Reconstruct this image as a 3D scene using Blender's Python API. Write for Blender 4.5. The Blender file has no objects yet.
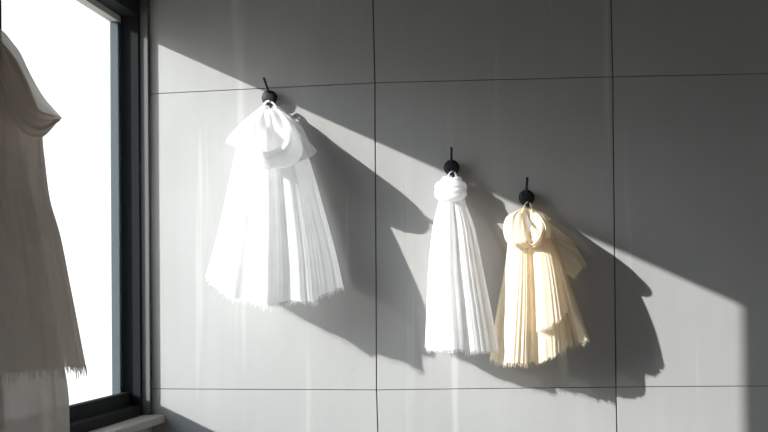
import bpy, bmesh, math, random
import numpy as np
from mathutils import Matrix, Vector

random.seed(7)
rng = np.random.default_rng(11)
scene = bpy.context.scene
COL = scene.collection
PI = math.pi

# ------------------------------------------------------------------ camera
F = 1300.0                       # focal length in pixels of the 768 px wide frame
YAW, PITCH, ROLL = math.atan(156 / F), 0.0135, 0.0093
D = 5.2                          # distance of the lens from the panelled wall
CAM = np.array([1.590, -D, 1.2])
fw = np.array([-math.sin(YAW) * math.cos(PITCH), math.cos(YAW) * math.cos(PITCH), math.sin(PITCH)])
r0 = np.array([math.cos(YAW), math.sin(YAW), 0.0])
u0 = np.cross(r0, fw)
rt = r0 * math.cos(ROLL) - u0 * math.sin(ROLL)
up = u0 * math.cos(ROLL) + r0 * math.sin(ROLL)
HX, HY = 540.0, 292.0            # where lines square to the wall meet
_v = np.array([0, 1.0, 0])
CY = HY + F * (_v @ up) / (_v @ fw)
CX = 384.0

cd = bpy.data.cameras.new('camera')
cam = bpy.data.objects.new('camera', cd)
COL.objects.link(cam)
cd.sensor_width = 36.0
cd.lens = 36.0 * F / 768.0
cd.shift_y = (CY - 216.0) / 768.0
cd.clip_end = 200
M = Matrix(((rt[0], up[0], -fw[0], CAM[0]), (rt[1], up[1], -fw[1], CAM[1]), (rt[2], up[2], -fw[2], CAM[2]), (0, 0, 0, 1)))
cam.matrix_world = M
scene.camera = cam
scene.cycles.max_bounces = 24
scene.cycles.diffuse_bounces = 12
scene.cycles.transmission_bounces = 16
scene.cycles.transparent_max_bounces = 24


def P(px, py, d):
    """the point on the plane d metres in front of the panelled wall that is seen at (px, py)"""
    r = fw + rt * ((px - CX) / F) - up * ((py - CY) / F)
    t = (-d - CAM[1]) / r[1]
    return CAM + r * t


# ------------------------------------------------------------------ helpers
def link(name, verts, faces, mat=None, parent=None, smooth=False):
    me = bpy.data.meshes.new(name)
    me.from_pydata([tuple(map(float, v)) for v in verts], [], [tuple(f) for f in faces])
    me.update()
    if smooth:
        me.polygons.foreach_set('use_smooth', [True] * len(me.polygons))
    if mat:
        me.materials.append(mat)
    o = bpy.data.objects.new(name, me)
    COL.objects.link(o)
    if parent is not None:
        o.parent = parent
        o.matrix_parent_inverse = parent.matrix_basis.inverted()
    return o


class MB:
    def __init__(self):
        self.v, self.f = [], []

    def add(self, vs, fs):
        b = len(self.v)
        self.v += list(vs)
        self.f += [tuple(b + i for i in f) for f in fs]

    def box(self, x0, x1, y0, y1, z0, z1):
        self.add([(x, y, z) for x in (x0, x1) for y in (y0, y1) for z in (z0, z1)],
                 [(0, 1, 3, 2), (4, 6, 7, 5), (0, 4, 5, 1), (2, 3, 7, 6), (0, 2, 6, 4), (1, 5, 7, 3)])

    def hexa(self, front, y0, y1):
        """a slab from four (x, z) corners, clockwise, between depths y0 and y1"""
        self.add([(x, y0, z) for x, z in front] + [(x, y1, z) for x, z in front],
                 [(0, 1, 2, 3), (7, 6, 5, 4), (0, 4, 5, 1), (1, 5, 6, 2), (2, 6, 7, 3), (3, 7, 4, 0)])

    def tube(self, pts, rad, n=12, cap=True):
        pts = [np.array(p, float) for p in pts]
        if not hasattr(rad, '__len__'):
            rad = [rad] * len(pts)
        vs, fs = [], []
        prev = None
        for i, p in enumerate(pts):
            t = pts[min(i + 1, len(pts) - 1)] - pts[max(i - 1, 0)]
            t = t / (np.linalg.norm(t) + 1e-12)
            if prev is None:
                a = np.array([1.0, 0, 0]) if abs(t[0]) < .8 else np.array([0, 0, 1.0])
            else:
                a = prev
            a = a - t * (a @ t)
            a /= np.linalg.norm(a) + 1e-12
            prev = a
            b = np.cross(t, a)
            for k in range(n):
                q = 2 * PI * k / n
                vs.append(p + rad[i] * (math.cos(q) * a + math.sin(q) * b))
        m = len(pts)
        for i in range(m - 1):
            for k in range(n):
                k2 = (k + 1) % n
                fs.append((i * n + k, i * n + k2, (i + 1) * n + k2, (i + 1) * n + k))
        if cap:
            fs.append(tuple(range(n - 1, -1, -1)))
            fs.append(tuple((m - 1) * n + k for k in range(n)))
        self.add(vs, fs)

    def lathe(self, prof, origin, n=32):
        """profile of (distance out from the wall, radius) turned about the axis square to the wall"""
        ox, oy, oz = origin
        vs, fs = [], []
        for (a, r) in prof:
            for k in range(n):
                q = 2 * PI * k / n
                vs.append((ox + r * math.cos(q), oy - a, oz + r * math.sin(q)))
        for i in range(len(prof) - 1):
            for k in range(n):
                k2 = (k + 1) % n
                fs.append((i * n + k, i * n + k2, (i + 1) * n + k2, (i + 1) * n + k))
        fs.append(tuple(range(n - 1, -1, -1)))
        fs.append(tuple((len(prof) - 1) * n + k for k in range(n)))
        self.add(vs, fs)

    def build(self, name, mat=None, parent=None, smooth=False, bevel=0.0):
        o = link(name, self.v, self.f, mat, parent, smooth)
        bm = bmesh.new()
        bm.from_mesh(o.data)
        bmesh.ops.recalc_face_normals(bm, faces=bm.faces)
        bm.to_mesh(o.data)
        bm.free()
        if bevel:
            m = o.modifiers.new('edge', 'BEVEL')
            m.width = bevel
            m.segments = 2
            m.limit_method = 'ANGLE'
        return o


def empty(name, loc, label, cat, group=None):
    o = bpy.data.objects.new(name, None)
    COL.objects.link(o)
    o.empty_display_size = .05
    o.location = tuple(map(float, loc))
    o['label'] = label
    o['category'] = cat
    if group:
        o['group'] = group
    return o


def structure(o):
    o['kind'] = 'structure'
    return o


# ------------------------------------------------------------------ materials
def new_mat(name):
    m = bpy.data.materials.new(name)
    m.use_nodes = True
    nt = m.node_tree
    nt.nodes.clear()
    out = nt.nodes.new('ShaderNodeOutputMaterial')
    return m, nt, out


def N(nt, kind, **kw):
    n = nt.nodes.new(kind)
    for k, v in kw.items():
        if k in n.inputs:
            n.inputs[k].default_value = v
        else:
            setattr(n, k, v)
    return n


def plain(name, col, rough=.6, bump=0.0, scale=60, var=.06, metal=0.0, spec=.5):
    m, nt, out = new_mat(name)
    L = nt.links.new
    b = N(nt, 'ShaderNodeBsdfPrincipled', Roughness=rough, Metallic=metal)
    b.inputs['Specular IOR Level'].default_value = spec
    tc = N(nt, 'ShaderNodeTexCoord')
    nz = N(nt, 'ShaderNodeTexNoise', Scale=scale, Detail=5.0)
    L(tc.outputs['Object'], nz.inputs['Vector'])
    r = N(nt, 'ShaderNodeValToRGB')
    r.color_ramp.elements[0].color = tuple(c * (1 - var) for c in col) + (1,)
    r.color_ramp.elements[1].color = tuple(min(1, c * (1 + var)) for c in col) + (1,)
    L(nz.outputs['Fac'], r.inputs['Fac'])
    L(r.outputs['Color'], b.inputs['Base Color'])
    if bump:
        bp = N(nt, 'ShaderNodeBump', Strength=bump, Distance=.002)
        L(nz.outputs['Fac'], bp.inputs['Height'])
        L(bp.outputs['Normal'], b.inputs['Normal'])
    L(b.outputs['BSDF'], out.inputs['Surface'])
    return m


def wall_panel_mat():
    m, nt, out = new_mat('cement_panel')
    L = nt.links.new
    b = N(nt, 'ShaderNodeBsdfPrincipled', Roughness=.78)
    b.inputs['Specular IOR Level'].default_value = .25
    tc = N(nt, 'ShaderNodeTexCoord')
    # broad clouding
    n1 = N(nt, 'ShaderNodeTexNoise', Scale=2.2, Detail=6.0, Roughness=.6)
    L(tc.outputs['Object'], n1.inputs['Vector'])
    # vertical streaks
    mp = N(nt, 'ShaderNodeMapping')
    mp.inputs['Scale'].default_value = (13, 1, .6)
    L(tc.outputs['Object'], mp.inputs['Vector'])
    n2 = N(nt, 'ShaderNodeTexNoise', Scale=1.0, Detail=4.0, Roughness=.55)
    L(mp.outputs['Vector'], n2.inputs['Vector'])
    # runs of lime: a few strong pale streaks
    mp3 = N(nt, 'ShaderNodeMapping')
    mp3.inputs['Scale'].default_value = (9, 1, .35)
    mp3.inputs['Location'].default_value = (3.1, 0, .4)
    L(tc.outputs['Object'], mp3.inputs['Vector'])
    n3 = N(nt, 'ShaderNodeTexNoise', Scale=1.3, Detail=3.0, Roughness=.5)
    L(mp3.outputs['Vector'], n3.inputs['Vector'])
    r3 = N(nt, 'ShaderNodeValToRGB')
    r3.color_ramp.elements[0].position = .60
    r3.color_ramp.elements[0].color = (0, 0, 0, 1)
    r3.color_ramp.elements[1].position = .74
    r3.color_ramp.elements[1].color = (1, 1, 1, 1)
    L(n3.outputs['Fac'], r3.inputs['Fac'])
    # grain
    n4 = N(nt, 'ShaderNodeTexNoise', Scale=260.0, Detail=3.0)
    L(tc.outputs['Object'], n4.inputs['Vector'])
    # rare dark pits
    vo = N(nt, 'ShaderNodeTexVoronoi', Scale=16.0)
    L(tc.outputs['Object'], vo.inputs['Vector'])
    pit = N(nt, 'ShaderNodeMath', operation='LESS_THAN')
    pit.inputs[1].default_value = .045
    L(vo.outputs['Distance'], pit.inputs[0])

    def math2(op, a, bb):
        n = N(nt, 'ShaderNodeMath', operation=op)
        for i, q in enumerate((a, bb)):
            if isinstance(q, (int, float)):
                n.inputs[i].default_value = q
            else:
                L(q, n.inputs[i])
        return n.outputs[0]

    base = WALL_ALB
    s = math2('ADD', base - .072, math2('MULTIPLY', n1.outputs['Fac'], .07))
    s = math2('ADD', s, math2('MULTIPLY', n2.outputs['Fac'], .04))
    s = math2('ADD', s, math2('MULTIPLY', n4.outputs['Fac'], .03))
    s = math2('ADD', s, math2('MULTIPLY', r3.outputs['Color'], .10))
    s = math2('SUBTRACT', s, math2('MULTIPLY', pit.outputs[0], .05))
    cb = N(nt, 'ShaderNodeCombineColor')
    L(math2('MULTIPLY', s, 1.0), cb.inputs[0])
    L(math2('MULTIPLY', s, .982), cb.inputs[1])
    L(math2('MULTIPLY', s, .955), cb.inputs[2])
    L(cb.outputs[0], b.inputs['Base Color'])
    bp = N(nt, 'ShaderNodeBump', Strength=.25, Distance=.0015)
    L(n4.outputs['Fac'], bp.inputs['Height'])
    L(bp.outputs['Normal'], b.inputs['Normal'])
    L(b.outputs['BSDF'], out.inputs['Surface'])
    return m


def cloth_mat(name, col, trans=.42, sheer=.04, var=.05, thread=900, crinkle=0.0):
    m, nt, out = new_mat(name)
    L = nt.links.new
    tc = N(nt, 'ShaderNodeTexCoord')
    nz = N(nt, 'ShaderNodeTexNoise', Scale=14.0, Detail=5.0)
    L(tc.outputs['Object'], nz.inputs['Vector'])
    r = N(nt, 'ShaderNodeValToRGB')
    r.color_ramp.elements[0].position = .3
    r.color_ramp.elements[1].position = .7
    r.color_ramp.elements[0].color = tuple(c * (1 - var) for c in col) + (1,)
    r.color_ramp.elements[1].color = tuple(min(1, c * (1 + var * .3)) for c in col) + (1,)
    L(nz.outputs['Fac'], r.inputs['Fac'])
    mp = N(nt, 'ShaderNodeMapping')
    mp.inputs['Scale'].default_value = (1, 1, .25)
    L(tc.outputs['Object'], mp.inputs['Vector'])
    n2 = N(nt, 'ShaderNodeTexNoise', Scale=120.0, Detail=4.0)
    L(mp.outputs['Vector'], n2.inputs['Vector'])
    bp = N(nt, 'ShaderNodeBump', Strength=.25 + crinkle, Distance=.002)
    L(n2.outputs['Fac'], bp.inputs['Height'])
    df = N(nt, 'ShaderNodeBsdfDiffuse', Roughness=.5)
    tr = N(nt, 'ShaderNodeBsdfTranslucent')
    tp = N(nt, 'ShaderNodeBsdfTransparent')
    L(r.outputs['Color'], df.inputs['Color'])
    L(r.outputs['Color'], tr.inputs['Color'])
    L(bp.outputs['Normal'], df.inputs['Normal'])
    mx = N(nt, 'ShaderNodeMixShader')
    mx.inputs[0].default_value = trans
    L(df.outputs[0], mx.inputs[1])
    L(tr.outputs[0], mx.inputs[2])
    m2 = N(nt, 'ShaderNodeMixShader')
    m2.inputs[0].default_value = sheer
    L(mx.outputs[0], m2.inputs[1])
    L(tp.outputs[0], m2.inputs[2])
    L(m2.outputs[0], out.inputs['Surface'])
    return m


def glass_mat():
    m, nt, out = new_mat('window_glass')
    L = nt.links.new
    tp = N(nt, 'ShaderNodeBsdfTransparent')
    tp.inputs['Color'].default_value = (.975, .99, .985, 1)
    gl = N(nt, 'ShaderNodeBsdfGlossy', Roughness=.02)
    gl.inputs['Color'].default_value = (.9, .95, 1, 1)
    lw = N(nt, 'ShaderNodeLayerWeight', Blend=.5)
    pw = N(nt, 'ShaderNodeMath', operation='POWER')
    pw.inputs[1].default_value = 5.0
    L(lw.outputs['Facing'], pw.inputs[0])
    ml = N(nt, 'ShaderNodeMath', operation='MULTIPLY_ADD')
    ml.inputs[1].default_value = .6
    ml.inputs[2].default_value = .03
    L(pw.outputs[0], ml.inputs[0])
    mx = N(nt, 'ShaderNodeMixShader')
    L(ml.outputs[0], mx.inputs[0])
    L(tp.outputs[0], mx.inputs[1])
    L(gl.outputs[0], mx.inputs[2])
    L(mx.outputs[0], out.inputs['Surface'])
    return m


WALL_ALB = .30
M_PANEL = wall_panel_mat()
M_JOINT = plain('joint_shadow_gap', (.07, .068, .065), .9)
M_PLASTER = plain('painted_plaster', (.38, .38, .38), .8, .15, 40)
M_CEIL = plain('dim_ceiling', (.06, .06, .06), .85)
M_FLOOR = plain('worn_concrete', (.80, .80, .79), .7, .2, 12, .12)
M_FRAME = plain('black_window_metal', (.010, .011, .012), .7, .05, 80, .2, 0, .08)
M_BEAD = plain('grey_outer_frame', (.045, .058, .064), .4, .05, 80, .1)
M_TRIM = plain('grey_painted_trim', (.075, .071, .067), .6, .05, 30)
M_SILL = plain('beige_stone_sill', (.30, .275, .235), .6, .1, 45, .08)
M_STONE = plain('outer_lintel_render', (.38, .36, .33), .8)
M_IRON = plain('black_iron', (.012, .012, .014), .6, .1, 90, .25, 0, .25)
M_WHITE = cloth_mat('white_cotton_gauze', (.97, .968, .97), .50, .09)
M_WHITE2 = cloth_mat('white_cotton_plain', (.96, .955, .96), .50, .08)
M_CREAM = cloth_mat('cream_crinkled_cotton', (.88, .785, .635), .40, .06, .06, crinkle=.25)
M_BEIGE = cloth_mat('beige_gauze', (.95, .875, .80), .44, .10, .06)
M_PALE = cloth_mat('pale_gauze', (.96, .92, .87), .55, .16, .05)
M_GLASS = glass_mat()

# ------------------------------------------------------------------ the room
ROOM_X, ROOM_Y, ROOM_Z = 4.6, -7.0, 3.1
WY0, WY1 = -1.40, 0.0            # the window opening along the left wall


def xz(px, py):
    p = P(px, py, 0.0)
    return (float(p[0]), float(p[2]))


# panelled wall: each panel a slab, thin open joints between
G = .0022
V1t, V1a, V1b, V1c = xz(373, 0), xz(375, 82.7), xz(376.6, 390), xz(378, 432)
V2t, V2a, V2b, V2c = xz(611, 0), xz(612.8, 76.8), xz(616, 387), xz(617, 432)


def ext(a, b, x=None, z=None):
    """run the line a-b on to a given x or z"""
    if x is not None:
        k = (x - a[0]) / (b[0] - a[0])
    else:
        k = (z - a[1]) / (b[1] - a[1])
    return (a[0] + k * (b[0] - a[0]), a[1] + k * (b[1] - a[1]))


TL = ext(xz(160, 93.5), V1a, x=0.0)
BL = ext(xz(158, 389), V1b, x=0.0)
TR3 = ext(V2a, xz(768, 73.5), x=V2a[0] + .95)
BR3 = ext(V2b, xz(768, 386), x=V2b[0] + .95)
TR = ext(V2a, xz(768, 73.5), x=ROOM_X)
BR = ext(V2b, xz(768, 386), x=ROOM_X)
T1, T2 = ext(V1a, V1t, z=ROOM_Z), ext(V2a, V2t, z=ROOM_Z)
B1, B2 = ext(V1b, V1c, z=0.0), ext(V2b, V2c, z=0.0)
T3, B3 = (TR3[0], ROOM_Z), (BR3[0], 0.0)
rows_top = [(0.0, ROOM_Z), T1, T2, T3, (ROOM_X, ROOM_Z)]
rows_a = [TL, V1a, V2a, TR3, TR]
rows_b = [BL, V1b, V2b, BR3, BR]
rows_bot = [(0.0, 0.0), B1, B2, B3, (ROOM_X, 0.0)]
GRID = [rows_top, rows_a, rows_b, rows_bot]
mb = MB()
for r in range(3):
    for c in range(4):
        a, b_, cc, d_ = GRID[r][c], GRID[r][c + 1], GRID[r + 1][c + 1], GRID[r + 1][c]
        gl = 0 if c == 0 else G
        gr = 0 if c == 3 else G
        gt = 0 if r == 0 else G * .6
        gb = 0 if r == 2 else G * .6
        mb.hexa([(a[0] + gl, a[1] - gt), (b_[0] - gr, b_[1] - gt), (cc[0] - gr, cc[1] + gb), (d_[0] + gl, d_[1] + gb)], 0.0, .012)
wall = structure(mb.build('wall_back', M_PANEL, bevel=.001))
mj = MB()
mj.box(-.14, ROOM_X + .1, .010, .10, 0, ROOM_Z)
structure(mj.build('joint_backing', M_JOINT, wall))

# floor, ceiling and the walls that close the room
mb = MB(); mb.box(-.15, ROOM_X, ROOM_Y, 0.0, -.1, 0); structure(mb.build('floor', M_FLOOR))
mb = MB(); mb.box(-.15, ROOM_X, ROOM_Y, 0.0, ROOM_Z, ROOM_Z + .1); structure(mb.build('ceiling', M_CEIL))
mb = MB(); mb.box(ROOM_X, ROOM_X + .1, ROOM_Y, 0.0, 0, ROOM_Z); structure(mb.build('wall_right', M_PLASTER))
mb = MB(); mb.box(-.15, ROOM_X, ROOM_Y - .1, ROOM_Y, 0, ROOM_Z); structure(mb.build('wall_front', M_PLASTER))

# left wall round the window opening
Z_SILL, Z_HEAD = .712, 2.38
Z_LIP = 2.325
Z2 = 1.75
mb = MB()
mb.box(-.15, 0, WY0 - .13, 0, 0, Z_SILL - .03)                    # below the window
mb.box(-.11, 0, WY0 - .13, 0, Z_HEAD + .04, ROOM_Z)               # above it
mb.box(-.15, -.112, WY0 - .13, 0, Z_LIP, ROOM_Z)                  # outer lintel, its edge cuts the sun
W2A, W2B = -2.45, -4.4                                          # unseen opening added beside the camera to let in fill light
mb.box(-.15, 0, ROOM_Y, W2B, 0, ROOM_Z)
mb.box(-.15, 0, W2B, W2A, 0, Z_SILL - .03)
mb.box(-.15, 0, W2B, W2A, Z2, ROOM_Z)
mb.add([(0, WY0 - .13, 0), (0, W2A, 0), (-.15, W2A, 0), (-.15, WY0, 0),
        (0, WY0 - .13, ROOM_Z), (0, W2A, ROOM_Z), (-.15, W2A, ROOM_Z), (-.15, WY0, ROOM_Z)],
       [(0, 1, 5, 4), (1, 2, 6, 5), (2, 3, 7, 6), (3, 0, 4, 7), (0, 3, 2, 1), (4, 5, 6, 7)])
structure(mb.build('wall_left', M_STONE))

# window: trim against the wall, black frame, outer bead, pane, sill
mb = MB(); mb.box(-.036, -.0005, -.022, -.0005, Z_SILL, Z_HEAD + .04); tr1 = structure(mb.build('trim_1', M_TRIM, bevel=.002))
mb = MB()
mb.box(-.112, -.036, -.034, -.001, Z_SILL - .02, Z_HEAD + .04)    # stile by the corner
mb.box(-.112, -.036, WY0 - .03, WY0 + .0, Z_SILL - .02, Z_HEAD + .04)
mb.box(-.112, -.036, WY0, -.034, 2.348, Z_HEAD + .04)             # head rail
mb.box(-.112, -.082, WY0, -.034, Z_SILL - .02, .806)              # bottom rail, stepped towards the room
mb.box(-.082, -.036, WY0, -.034, Z_SILL - .02, .752)
win = structure(mb.build('window_1', M_FRAME, bevel=.003))
mb = MB()
mb.box(-.150, -.113, -.060, -.001, Z_SILL - .03, Z_LIP - .001)
structure(mb.build('outer_bead', M_BEAD, win, bevel=.003))
mb = MB(); mb.box(-.106, -.101, WY0, -.030, .79, 2.36); structure(mb.build('glass_pane', M_GLASS, win))
mb = MB(); mb.box(-.036, .055, WY0 - .05, -.0008, Z_SILL - .034, Z_SILL); structure(mb.build('window_sill', M_SILL, win, bevel=.006))
mb = MB()  # frame for the added, unseen fill-light opening
for ya, yb in ((W2B, W2B + .05), ((W2A + W2B) / 2 - .025, (W2A + W2B) / 2 + .025), (W2A - .05, W2A)):
    mb.box(-.112, -.036, ya, yb, Z_SILL - .02, Z2)
mb.box(-.112, -.036, W2B, W2A, Z2 - .06, Z2)
mb.box(-.112, -.036, W2B, W2A, Z_SILL - .03, Z_SILL + .06)
fill_win = structure(mb.build('added_fill_window', M_FRAME, bevel=.003))
mb = MB(); mb.box(-.106, -.101, W2B, W2A, Z_SILL, Z2); structure(mb.build('glass_pane', M_GLASS, fill_win))  # pane of the added opening
mb = MB(); mb.box(-.036, .055, W2B - .05, W2A + .05, Z_SILL - .034, Z_SILL); structure(mb.build('window_sill', M_SILL, fill_win, bevel=.006))  # sill of the added opening


# ------------------------------------------------------------------ hooks
def make_hook(at, tilt, label, axis='back'):
    root = empty('wall_hook', at, label, 'hook', 'black iron hooks on the walls')
    o = (0.0, 0.0, 0.0)
    parts = []
    m = MB(); m.lathe([(0, .024), (.003, .0255), (.008, .0255), (.011, .022)], o); parts.append(m.build('wall_plate', M_IRON, smooth=True))
    m = MB()
    prof = [(.009, .010), (.018, .011), (.022, .020), (.026, .0262), (.034, .0288), (.043, .0285), (.050, .0245), (.054, .016), (.0555, .004)]
    m.lathe([(a_ * .85, r_ * 1.1) for a_, r_ in prof], o); parts.append(m.build('knob', M_IRON, smooth=True))
    m = MB()
    s = math.sin(tilt)
    pts = [(0, -.040, .013), (s * .012, -.046, .030), (s * .035, -.050, .046), (s * .060, -.053, .064), (s * .078, -.056, .077), (s * .080, -.057, .080)]
    m.tube(pts, [.0062, .0052, .0046, .0048, .0050, .0022], 12); parts.append(m.build('prong', M_IRON, smooth=True))
    m = MB()
    pts = [(.003, -.020, -.014), (.004, -.024, -.028), (.005, -.034, -.037), (.007, -.048, -.036), (.009, -.056, -.026), (.010, -.058, -.016)]
    m.tube(pts, [.005, .005, .0048, .0048, .005, .0058], 12); parts.append(m.build('lower_hook', M_IRON, smooth=True))
    for p in parts:
        p.parent = root
    if axis == 'left':
        root.rotation_euler = (0, 0, PI / 2)
    return root


def on_wall(px, py, d=.04):
    p = P(px, py, d)
    return (p[0], -.0002, p[2])


H1, H2, H3 = on_wall(269, 97.5), on_wall(451.5, 167.5), on_wall(526.5, 197.5)
make_hook(H1, -.22, 'black iron hook above the wide white scarf, its prong leaning left')
make_hook(H2, .02, 'black iron hook above the narrow white scarf, its prong upright')
make_hook(H3, .06, 'black iron hook above the cream knotted scarf')


# ------------------------------------------------------------------ cloth
def cr(pts, n):
    """Catmull-Rom through rows of points -> n samples"""
    pts = np.asarray(pts, float)
    k = len(pts)
    ext_ = np.vstack([2 * pts[0] - pts[1], pts, 2 * pts[-1] - pts[-2]])
    out = []
    for s in np.linspace(0, k - 1, n):
        i = min(int(s), k - 2)
        t = s - i
        p0, p1, p2, p3 = ext_[i], ext_[i + 1], ext_[i + 2], ext_[i + 3]
        out.append(.5 * ((2 * p1) + (-p0 + p2) * t + (2 * p0 - 5 * p1 + 4 * p2 - p3) * t * t + (-p0 + 3 * p1 - 3 * p2 + p3) * t ** 3))
    return np.array(out)


def grid_from_rows(rows, nu, nt, world=False):
    R = [np.array([(p if world else P(*p)) for p in row], float) for row in rows]
    A = np.array([cr(r, nu) for r in R])                     # rows x nu x 3
    return np.stack([cr(A[:, j], nt) for j in range(nu)], 1)  # nt x nu x 3


def normals(Gd):
    du = np.gradient(Gd, axis=1)
    dt = np.gradient(Gd, axis=0)
    n = np.cross(du, dt)
    return n / (np.linalg.norm(n, axis=2, keepdims=True) + 1e-9)


def smooth_noise(x, seed, octv=4):
    r = np.random.default_rng(seed)
    y = np.zeros_like(x)
    for k in range(octv):
        y += np.sin(x * (1.7 ** k) * 6.283 + r.uniform(0, 6.28)) * (.75 ** k)
    return y


def pleated(Gd, amp, waves, seed, t0=0.0, sharp=.75, drift=.12, side=.5):
    nt, nu, _ = Gd.shape
    U, T = np.meshgrid(np.linspace(0, 1, nu), np.linspace(0, 1, nt))
    n = normals(Gd)
    tu = np.gradient(Gd, axis=1)
    tu /= np.linalg.norm(tu, axis=2, keepdims=True) + 1e-9
    r = np.random.default_rng(seed)
    ph = waves * U + .35 * smooth_noise(U * 1.3, seed) + drift * np.sin(T * 3 + r.uniform(0, 6)) * smooth_noise(U, seed + 1, 2)
    s = np.sin(2 * PI * ph)
    s = np.sign(s) * np.abs(s) ** sharp
    vary = .65 + .35 * np.sin(2 * PI * (waves * .23 * U) + r.uniform(0, 6))
    A = amp * np.clip((T - t0) / (1 - t0), 0, 1) ** .6 * vary
    return Gd + n * (A * s)[..., None] + tu * (A * side * np.cos(2 * PI * ph))[..., None]


def ragged(Gd, amp, seed):
    """uneven hem"""
    nt, nu, _ = Gd.shape
    U = np.linspace(0, 1, nu)
    off = amp * smooth_noise(U * 3.1, seed, 4)
    T = np.linspace(0, 1, nt)[:, None] ** 4
    G2 = Gd.copy()
    G2[..., 2] += T * off[None, :]
    return G2


def mesh_grid(name, Gd, mat, parent, closed=False):
    nt, nu, _ = Gd.shape
    f = []
    for i in range(nt - 1):
        for j in range(nu - (0 if closed else 1)):
            j2 = (j + 1) % nu
            f.append((i * nu + j, (i + 1) * nu + j, (i + 1) * nu + j2, i * nu + j2))
    o = link(name, Gd.reshape(-1, 3), f, mat, None, True)
    o.parent = parent
    o.matrix_parent_inverse = Matrix.Translation(-Vector(parent.location))
    return o


def fringe_into(m, edge, inner, length, spacing, rad, seed, lean=0.0):
    """frayed threads that run on past a hem"""
    r = np.random.default_rng(seed)
    seg = np.linalg.norm(np.diff(edge, axis=0), axis=1)
    cum = np.concatenate([[0], np.cumsum(seg)])
    s = 0.0
    while s < cum[-1]:
        i = min(np.searchsorted(cum, s, side='right') - 1, len(edge) - 2)
        t = (s - cum[i]) / (seg[i] + 1e-9)
        p = edge[i] * (1 - t) + edge[i + 1] * t
        q = inner[i] * (1 - t) + inner[i + 1] * t
        d = p - q
        d /= np.linalg.norm(d) + 1e-9
        d = d + np.array([0, 0, -.35]) + r.normal(0, .16, 3) + np.array([lean, 0, 0])
        d /= np.linalg.norm(d)
        L = length * (r.uniform(.25, 1.0) + .25 * math.sin(s * 95) * math.sin(s * 41 + 1))
        w = r.normal(0, .12, 3)
        pts = [p - d * .002, p + d * L * .5, p + d * L + w * L * .5 + np.array([0, 0, -.1 * L])]
        m.tube(pts, [rad, rad * .85, rad * .4], 4, False)
        s += spacing * r.uniform(.6, 1.4)


def finish(m, name, mat, parent):
    o = link(name, m.v, m.f, mat, None, True)
    o.parent = parent
    if parent.type == 'EMPTY':
        o.matrix_parent_inverse = Matrix.Translation(-Vector(parent.location))
    return o


def fray(g, mat, cloth, length, seed, rad=.0007, spacing=.0035, first=0):
    m = MB()
    fringe_into(m, g[-1][first:], g[-4][first:], length, spacing, rad, seed)
    return finish(m, 'fringe', mat, cloth)


def strand(name, rows, mat, parent, amp=.003, waves=3, seed=1, nu=70, nt=110):
    """a gathered length of cloth: rows run along it, points across it"""
    g = grid_from_rows(rows, nu, nt)
    g = pleated(g, amp, waves, seed, -.4, .8, .2, .3)
    g = pleated(g, amp * .3, waves * 3, seed + 1, -.4, .8, .3, .3)
    return mesh_grid(name, g, mat, parent)


def band(path, name, mat, parent, n=96, m=56, ridges=5, amp=.10, twist=1.2, seed=3, world=False):
    """a soft gathered length of cloth along a path of (px, py, d, radius across, radius deep)"""
    c = np.array([(list(q[:3]) if world else list(P(*q[:3]))) + list(q[3:]) for q in path], float)
    S = cr(c, n)
    pts, ra, rb = S[:, :3], np.maximum(S[:, 3], .0015), np.maximum(S[:, 4], .0015)
    T = np.gradient(pts, axis=0)
    T /= np.linalg.norm(T, axis=1, keepdims=True)
    out = np.zeros((n, m, 3))
    phi = np.linspace(0, 2 * PI, m, endpoint=False)
    for i in range(n):
        nn = np.array([0, -1.0, 0]) - T[i] * (-T[i][1])
        nn /= np.linalg.norm(nn) + 1e-9
        bb = np.cross(T[i], nn)
        s = i / (n - 1)
        w = np.cos(ridges * phi + twist * 2 * PI * s + .6 * np.sin(2 * phi + seed)) + .5 * np.cos((ridges + 4) * phi - twist * 5 * s + seed)
        rr = 1 + amp * np.sign(w) * np.abs(w) ** .8 * min(1, 4 * s + .3, 4 * (1 - s) + .3)
        out[i] = pts[i] + np.outer(ra[i] * np.cos(phi) * rr, bb) + np.outer(rb[i] * np.sin(phi) * rr, nn)
    return mesh_grid(name, out, mat, parent, True)


def squeeze(hem, xl, xr, y, ds, droop=.25, dmin=.02):
    """the row above a hem: the same folds gathered between xl and xr"""
    xs = [p[0] for p in hem]
    a, b = min(xs), max(xs)
    ym = sum(p[1] for p in hem) / len(hem)
    return [(xl + (p[0] - a) / (b - a) * (xr - xl), y + (p[1] - ym) * droop, max(dmin, p[2] * ds)) for p in hem]


def loop_threads(name, pts_list, mat, parent, rad=.0028):
    m = MB()
    for pts in pts_list:
        m.tube(cr([P(*p) for p in pts], 14), rad, 8)
    return finish(m, name, mat, parent)


GROUP = 'scarves hanging on iron hooks'

# --- wide white scarf with an open cowl
s1 = empty('scarf', (H1[0], -.05, H1[2] - .04), 'wide white scarf with an open drooping cowl, on the highest hook of the grey wall', 'scarf', GROUP)
hem1 = [(213, 268, .05), (206, 274, .13), (213, 280, .19), (220, 287, .235), (229, 297, .28), (242, 299, .265), (255, 301, .28), (263, 304, .315),
        (275, 304, .298), (286, 302, .268), (303, 302, .266), (316, 298, .238), (322, 294, .205), (334, 290, .150), (343, 286, .09), (338, 283, .03)]
rows = [[(259 + 19 * i / 15, 110, .05 + .03 * math.sin(PI * i / 15)) for i in range(16)],
        squeeze(hem1, 243, 300, 140, .62), squeeze(hem1, 235, 309, 160, .70), squeeze(hem1, 223, 325, 215, .86), squeeze(hem1, 214, 335, 252, .95), hem1]
g = grid_from_rows(rows, 340, 120)
g = pleated(g, .0030, 15, 5, .1)
g = pleated(g, .0008, 43, 6, .1)
g = ragged(g, .004, 8)
fray(g, M_WHITE, mesh_grid('drape', g, M_WHITE, s1), .021, 21)
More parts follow.
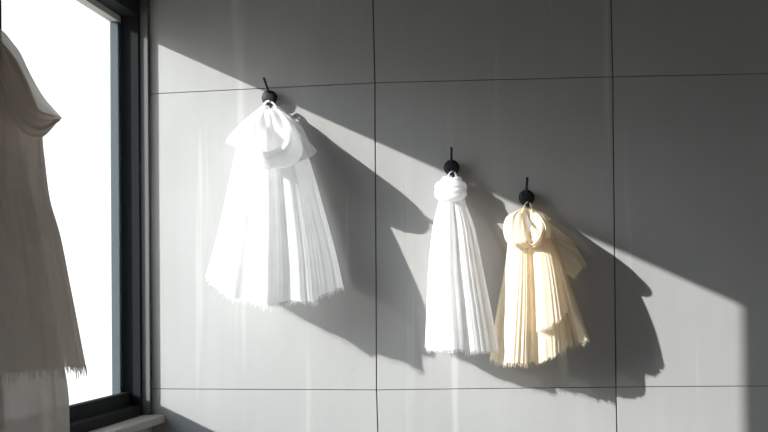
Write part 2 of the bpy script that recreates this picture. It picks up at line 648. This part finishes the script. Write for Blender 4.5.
strand('cowl_fold', [
    [(279, 107, .035), (278, 106, .045), (276, 106, .055), (274, 106.5, .055), (273, 107, .045)],
    [(297, 127, .05), (296, 125, .06), (291, 122, .085), (285, 121, .10), (282, 123, .075)],
    [(304, 147, .09), (303, 149, .13), (297, 144, .19), (288, 139, .225), (284, 139, .15)],
    [(293, 163, .14), (293, 164, .20), (288, 157, .27), (281, 149, .285), (278, 148, .19)],
    [(272, 166, .17), (272, 168.5, .23), (270, 163, .295), (268, 153, .295), (268, 152, .20)],
    [(258, 162, .16), (257, 165, .22), (257, 160, .26), (258, 151, .26), (259, 150, .19)]], M_WHITE, s1, .003, 3, 14)
strand('cowl', [
    [(261, 107, .04), (262, 106.5, .045), (263.5, 106, .055), (265, 106.5, .055), (266, 107, .045)],
    [(245, 122, .07), (243, 122, .10), (250, 119, .135), (257, 120, .15), (259, 122, .11)],
    [(236, 141, .12), (227, 140, .20), (242, 138, .31), (254, 137, .35), (257, 138, .26)],
    [(238, 146, .14), (234, 145, .22), (245, 145, .31), (256, 143.5, .35), (259, 143.5, .27)],
    [(243, 152, .16), (241, 152, .24), (249, 153, .31), (258, 150, .345), (261, 149, .27)],
    [(256, 163, .20), (254, 163, .26), (259, 164, .30), (264, 161, .32), (266, 159, .26)],
    [(267, 169, .24), (267, 170, .26), (269, 170, .28), (271, 169, .28), (271, 167, .25)]], M_WHITE, s1, .003, 3, 17)
# the inside of the cowl
back = [[(265, 109, .055), (270, 109, .055), (274, 109, .055)], [(254, 128, .07), (270, 128, .075), (287, 128, .07)],
        [(254, 145, .11), (270, 147, .12), (288, 143, .10)], [(260, 155, .165), (269, 158, .175), (281, 152, .16)]]
g = grid_from_rows(back, 60, 50)
g = pleated(g, .004, 4, 31, 0)
mesh_grid('cowl_lining', g, M_WHITE, s1)
# the corner that sticks out behind on the right
wing = [[(275, 107, .06), (276.5, 107, .055), (278, 108, .045)], [(284, 122, .09), (293, 121, .07), (300, 125, .045)], [(290, 148, .14), (305, 144, .11), (309, 141, .06)],
        [(298, 162, .16), (311, 157, .13), (317.5, 151, .10)]]
g = grid_from_rows(wing, 60, 50)
g = pleated(g, .003, 3, 41, 0)
mesh_grid('folded_corner', g, M_WHITE, s1)
loop_threads('hanging_loop', [[(262, 109, .06), (266, 102, .060), (270, 101.5, .058), (274, 104, .06), (277, 109, .06)]], M_WHITE, s1, .004)

# --- narrow white scarf with a rolled collar
s2 = empty('scarf', (H2[0], -.05, H2[2] - .04), 'narrow white scarf with a rolled collar at the top, hanging from the middle hook', 'scarf', GROUP)
hem2 = [(433, 344, .03), (425.5, 346, .10), (429, 348, .15), (438, 349, .19), (449, 350, .215), (458, 350, .205), (464, 350, .165), (472, 351, .185), (482, 351.5, .175), (491, 351.5, .15), (498.5, 349.5, .135), (497, 349, .125)]
rows = [squeeze(hem2, 442, 462, 186, .36, 0), squeeze(hem2, 438.5, 465.5, 203, .42, 0), squeeze(hem2, 433, 474.5, 228, .58, .1), squeeze(hem2, 428.5, 483, 270, .80, .2), squeeze(hem2, 427, 491, 310, .92, .5), hem2]
g = grid_from_rows(rows, 260, 120)
g = pleated(g, .0022, 11, 51, .0)
g = pleated(g, .0008, 31, 52, .0)
g = ragged(g, .003, 53)
fray(g, M_WHITE2, mesh_grid('drape', g, M_WHITE2, s2), .017, 22)
def wrap(name, cy_, x0, x1, dn, df, r, seed):
    xm = (x0 + x1) / 2
    pth = []
    for k in range(13):
        q = PI / 2 + 2 * PI * k / 12
        pth.append((xm + (x1 - x0) / 2 * math.cos(q), cy_ + .8 * math.sin(2 * q + seed), (dn + df) / 2 - (df - dn) / 2 * math.sin(q), r, r * .95))
    band(pth, name, M_WHITE2, s2, ridges=4, amp=.09, twist=.8, seed=seed)


wrap('rolled_collar', 194, 441, 460, .035, .092, .0255, 5)
wrap('rolled_collar', 186.5, 441, 461, .035, .085, .0235, 8)
wrap('collar_edge', 181, 445, 458, .035, .075, .0150, 11)
loop_threads('hanging_loop', [[(446, 184, .08), (447.5, 178, .070), (450, 172.5, .062), (453, 171.5, .058), (455, 173, .062), (456.5, 178, .070), (457, 184, .08)]], M_WHITE2, s2, .0032)

# --- cream scarf tied in a big knot
s3 = empty('scarf', (H3[0], -.05, H3[2] - .04), 'cream crinkled scarf tied in a big round knot, hanging from the hook nearest the right', 'scarf', GROUP)
hemL = [(502, 353, .02), (491.5, 357, .04), (494, 361, .07), (503, 363, .125), (513, 363, .175), (523, 363, .19), (531, 362.5, .18), (536.5, 361, .13), (535, 359, .07)]
rows = [squeeze(hemL, 509, 531, 236, .75, 0), squeeze(hemL, 508, 532.5, 252, .78, 0), squeeze(hemL, 504, 534, 280, .85, .2), squeeze(hemL, 497, 536, 320, .95, .5), hemL]
g = grid_from_rows(rows, 300, 110)
g = pleated(g, .0065, 12, 61, -.3, .7, .10, .3)
g = pleated(g, .0018, 37, 62, -.3)
g = ragged(g, .003, 63)
fray(g, M_CREAM, mesh_grid('crinkled_tail', g, M_CREAM, s3), .018, 23)
# under layer of the right tail, then the layer at the side, then the front layer
hemM = [(540, 352, .10), (538.5, 361, .16), (543, 361, .185), (550, 358, .193), (557, 353.5, .19), (563, 350, .172), (566, 347, .13)]
rows = [squeeze(hemM, 532, 549, 240, .8, 0), squeeze(hemM, 535, 558, 275, .9, .1), squeeze(hemM, 537.5, 563, 320, 1, .5), hemM]
g = grid_from_rows(rows, 160, 90)
g = pleated(g, .0015, 5, 65, 0)
g = ragged(g, .003, 66)
fray(g, M_CREAM, mesh_grid('under_tail', g, M_CREAM, s3), .010, 24)
hemR = [(556, 351, .12), (563, 350, .125), (570, 346, .115), (574, 344, .085), (580, 342, .145), (586, 340, .16), (589, 338, .15)]
rows = [squeeze(hemR, 541, 555, 236, .9, 0), squeeze(hemR, 547, 565, 270, .95, .2), squeeze(hemR, 552, 577, 308, 1, .5), hemR]
g = grid_from_rows(rows, 160, 90)
g = pleated(g, .0018, 4, 67, 0)
g = ragged(g, .003, 68)
fray(g, M_CREAM, mesh_grid('side_tail', g, M_CREAM, s3), .018, 25)
hemF = [(537.5, 322, .14), (537, 331, .20), (543, 329, .222), (551, 325, .228), (558, 320, .226), (564, 316, .213), (568, 312, .165)]
rows = [squeeze(hemF, 532, 551, 238, .82, 0), squeeze(hemF, 534, 558, 262, .9, .1), squeeze(hemF, 536, 563.5, 292, .97, .4), hemF]
g = grid_from_rows(rows, 180, 90)
g = pleated(g, .002, 4, 71, 0)
g = pleated(g, .0006, 15, 72, 0)
g = ragged(g, .0035, 73)
fray(g, M_CREAM, mesh_grid('front_tail', g, M_CREAM, s3), .014, 26)
wing = [[(546, 219, .10), (548, 226, .10), (550, 236, .10), (551, 250, .11), (552, 262, .11)],
        [(560, 231, .075), (561, 240, .09), (562, 250, .10), (561, 259, .10), (560, 267, .09)],
        [(571, 240.5, .06), (576, 249, .085), (575, 258, .10), (571, 266, .09), (566, 273, .07)],
        [(575, 245, .07), (585.5, 263.5, .115), (582, 267.5, .115), (578, 273, .08), (573.5, 279, .06)]]
g = grid_from_rows(wing, 90, 70)
g = pleated(g, .003, 3, 75, 0)
fray(g, M_CREAM, mesh_grid('short_end', g, M_CREAM, s3), .010, 27, first=18)
strand('knot', [
    [(521, 210, .04), (523, 209, .05), (525, 208.5, .055), (527, 209, .05), (528, 211, .045)],
    [(509, 219, .06), (508, 217, .075), (516, 214.5, .09), (523.5, 216, .08), (526, 219, .03)],
    [(506, 231, .08), (505, 230, .125), (514, 228, .18), (525, 228, .17), (529, 231, .07)],
    [(509, 242, .11), (508, 242, .16), (516, 242, .23), (526, 240, .235), (534, 238, .17)],
    [(519, 247, .13), (518, 249, .17), (524, 249, .20), (530, 247, .21), (535, 242, .18)]], M_CREAM, s3, .006, 3, 31)
strand('knot_wrap', [
    [(533, 210, .035), (531, 208.5, .045), (529, 208, .05), (527, 209, .05), (526, 210, .045)],
    [(546, 217, .055), (545, 215, .065), (539, 214, .09), (532, 217, .08), (530, 220, .03)],
    [(551, 229, .08), (550, 228, .115), (546, 227, .17), (539, 227, .165), (536, 230, .07)],
    [(549, 242, .11), (548, 243, .15), (544, 239, .215), (537, 236, .23), (535, 237, .16)],
    [(538, 249, .13), (537, 250, .17), (536, 246, .225), (533, 241, .235), (533, 239, .17)],
    [(529, 250, .13), (528, 251, .15), (529, 248, .18), (530, 244, .19), (531, 243, .16)]], M_CREAM, s3, .006, 2.5, 34)
band([(532, 228, .12, .008, .010), (535, 233, .18, .016, .016), (538, 239, .215, .020, .018), (536, 246, .20, .010, .012)],
     'knot_fold', M_CREAM, s3, ridges=4, amp=.10, twist=.3, seed=6)
loop_threads('hanging_loop', [[(522, 213, .08), (524, 207, .066), (526, 203, .060), (529, 202, .058), (531, 206, .062), (533, 213, .08)]], M_CREAM, s3, .003)

# --- beige scarf beside the window, hung on the left wall near the camera
d4 = 1.75
hk = P(-22, 12, d4)
HK = (0.0, -d4, float(hk[2]))
make_hook(HK, 0, 'black iron hook on the left wall over the beige scarf', 'left')
s4 = empty('scarf', (.05, -d4, HK[2] - .04), 'beige gauze scarf hanging in shade in front of the bright window', 'scarf', GROUP)


def ring(px, py, ry, n=18, inner=.012, dy=0.0, th0=-1.0, th1=1.0):
    p = P(px, py, d4)
    out = []
    for i in range(n):
        th = (th0 + (th1 - th0) * i / (n - 1)) * PI / 2
        k = 1 + .10 * math.sin(5.2 * th + .7) + .06 * math.sin(9 * th)
        out.append((inner + (p[0] - inner) * math.cos(th) ** .8 * (k if abs(th) > .35 else 1), -d4 + dy + ry * math.sin(th) * k, p[2] ))
    return out


rows = [ring(-14, 26, .03), ring(14, 60, .09), ring(33, 110, .15), ring(37, 150, .18), ring(42, 197, .21), ring(52, 235, .235), ring(62, 290, .26), ring(70, 335, .28), ring(75, 367, .30)]
g = grid_from_rows(rows, 280, 120, True)
g = pleated(g, .010, 9, 81, .05)
g = pleated(g, .0025, 23, 83, .05)
g = ragged(g, .003, 82)
fray(g, M_BEIGE, mesh_grid('drape', g, M_BEIGE, s4), .030, 28, .0012, .006)
rows = [ring(0, 80, .07), ring(30, 200, .14), ring(46, 300, .18), ring(57, 360, .20), ring(62, 395, .21), ring(63, 430, .215), ring(64, 490, .22)]
g = grid_from_rows(rows, 240, 100, True)
g = pleated(g, .008, 9, 85, .05)
g = ragged(g, .004, 86)
mesh_grid('long_tail', g, M_PALE, s4)
a0 = [(-14, 24, 1.70), (2, 31, 1.66), (12, 42, 1.64), (21, 53, 1.62), (32, 75, 1.62), (45, 98, 1.60), (61, 118, 1.56)]
a1 = [(-16, 28, 1.76), (-4, 44, 1.80), (5, 62, 1.83), (15, 85, 1.84), (28, 106, 1.82), (43, 116, 1.74), (61.5, 119, 1.58)]
a2 = [(-20, 34, 1.80), (-12, 58, 1.86), (0, 90, 1.91), (12, 115, 1.92), (25, 131, 1.90), (41, 135, 1.80), (59, 121, 1.60)]
a3 = [(-18, 34, 1.74), (-10, 56, 1.77), (1, 86, 1.81), (13, 110, 1.82), (25, 124, 1.82), (38, 128, 1.74), (56, 119, 1.62)]
a4 = [(-13, 29, 1.70), (-1, 40, 1.69), (8, 54, 1.68), (16, 70, 1.68), (26, 92, 1.67), (37, 110, 1.65), (54, 117, 1.60)]
g = grid_from_rows([a0, a1, a2, a3, a4], 140, 80)
g = pleated(g.transpose(1, 0, 2), .009, 3, 88, -.3, .7, .3).transpose(1, 0, 2)
mesh_grid('cowl', g, M_BEIGE, s4)

# ------------------------------------------------------------------ light
w = bpy.data.worlds.new('hazy_sky')
scene.world = w
w.use_nodes = True
nt = w.node_tree
nt.nodes.clear()
wo = nt.nodes.new('ShaderNodeOutputWorld')
bg = nt.nodes.new('ShaderNodeBackground')
tc = nt.nodes.new('ShaderNodeTexCoord')
sp = nt.nodes.new('ShaderNodeSeparateXYZ')
nt.links.new(tc.outputs['Generated'], sp.inputs[0])
rp = nt.nodes.new('ShaderNodeValToRGB')
rp.color_ramp.elements[0].position = .0
rp.color_ramp.elements[0].color = (1.0, .99, .97, 1)
rp.color_ramp.elements[1].position = .6
rp.color_ramp.elements[1].color = (.72, .84, 1.0, 1)
nt.links.new(sp.outputs['Z'], rp.inputs['Fac'])
nt.links.new(rp.outputs['Color'], bg.inputs['Color'])
# haze: the sky brightens round the sun
SUN = Vector((1.8, 1.0, -.847)).normalized()
dp = nt.nodes.new('ShaderNodeVectorMath')
dp.operation = 'DOT_PRODUCT'
nt.links.new(tc.outputs['Generated'], dp.inputs[0])
dp.inputs[1].default_value = tuple(-SUN)
mxn = nt.nodes.new('ShaderNodeMath'); mxn.operation = 'MAXIMUM'; mxn.inputs[1].default_value = 0.0
nt.links.new(dp.outputs['Value'], mxn.inputs[0])
pwn = nt.nodes.new('ShaderNodeMath'); pwn.operation = 'POWER'; pwn.inputs[1].default_value = 30.0
nt.links.new(mxn.outputs[0], pwn.inputs[0])
mad = nt.nodes.new('ShaderNodeMath'); mad.operation = 'MULTIPLY_ADD'
mad.inputs[1].default_value = 22.0
mad.inputs[2].default_value = 1.65
nt.links.new(pwn.outputs[0], mad.inputs[0])
nt.links.new(mad.outputs[0], bg.inputs['Strength'])
nt.links.new(bg.outputs[0], wo.inputs['Surface'])

sd = bpy.data.lights.new('sun', 'SUN')
sun = bpy.data.objects.new('sun', sd)
COL.objects.link(sun)
sd.energy = 11.2
sd.angle = math.radians(.55)
sd.color = (1.0, .985, .965)
sun.rotation_euler = SUN.to_track_quat('-Z', 'Y').to_euler()
sun.location = (-4, -3, 4)

# portals over the window and the added fill opening guide the sky light in
for yc, wd in ((-.70, 1.5), ((W2A + W2B) / 2, W2A - W2B)):
    pd = bpy.data.lights.new('window_portal', 'AREA')
    po = bpy.data.objects.new('window_portal', pd)
    COL.objects.link(po)
    pd.shape = 'RECTANGLE'
    pd.size = 1.70
    pd.size_y = wd
    pd.cycles.is_portal = True
    po.matrix_world = Matrix(((0, 0, -1, -.16), (0, 1, 0, yc), (1, 0, 0, 1.52), (0, 0, 0, 1)))

scene.view_settings.view_transform = 'Standard'
scene.view_settings.look = 'None'
scene.view_settings.exposure = 0.0
scene.view_settings.gamma = 1.0
scene.view_settings.use_curve_mapping = False
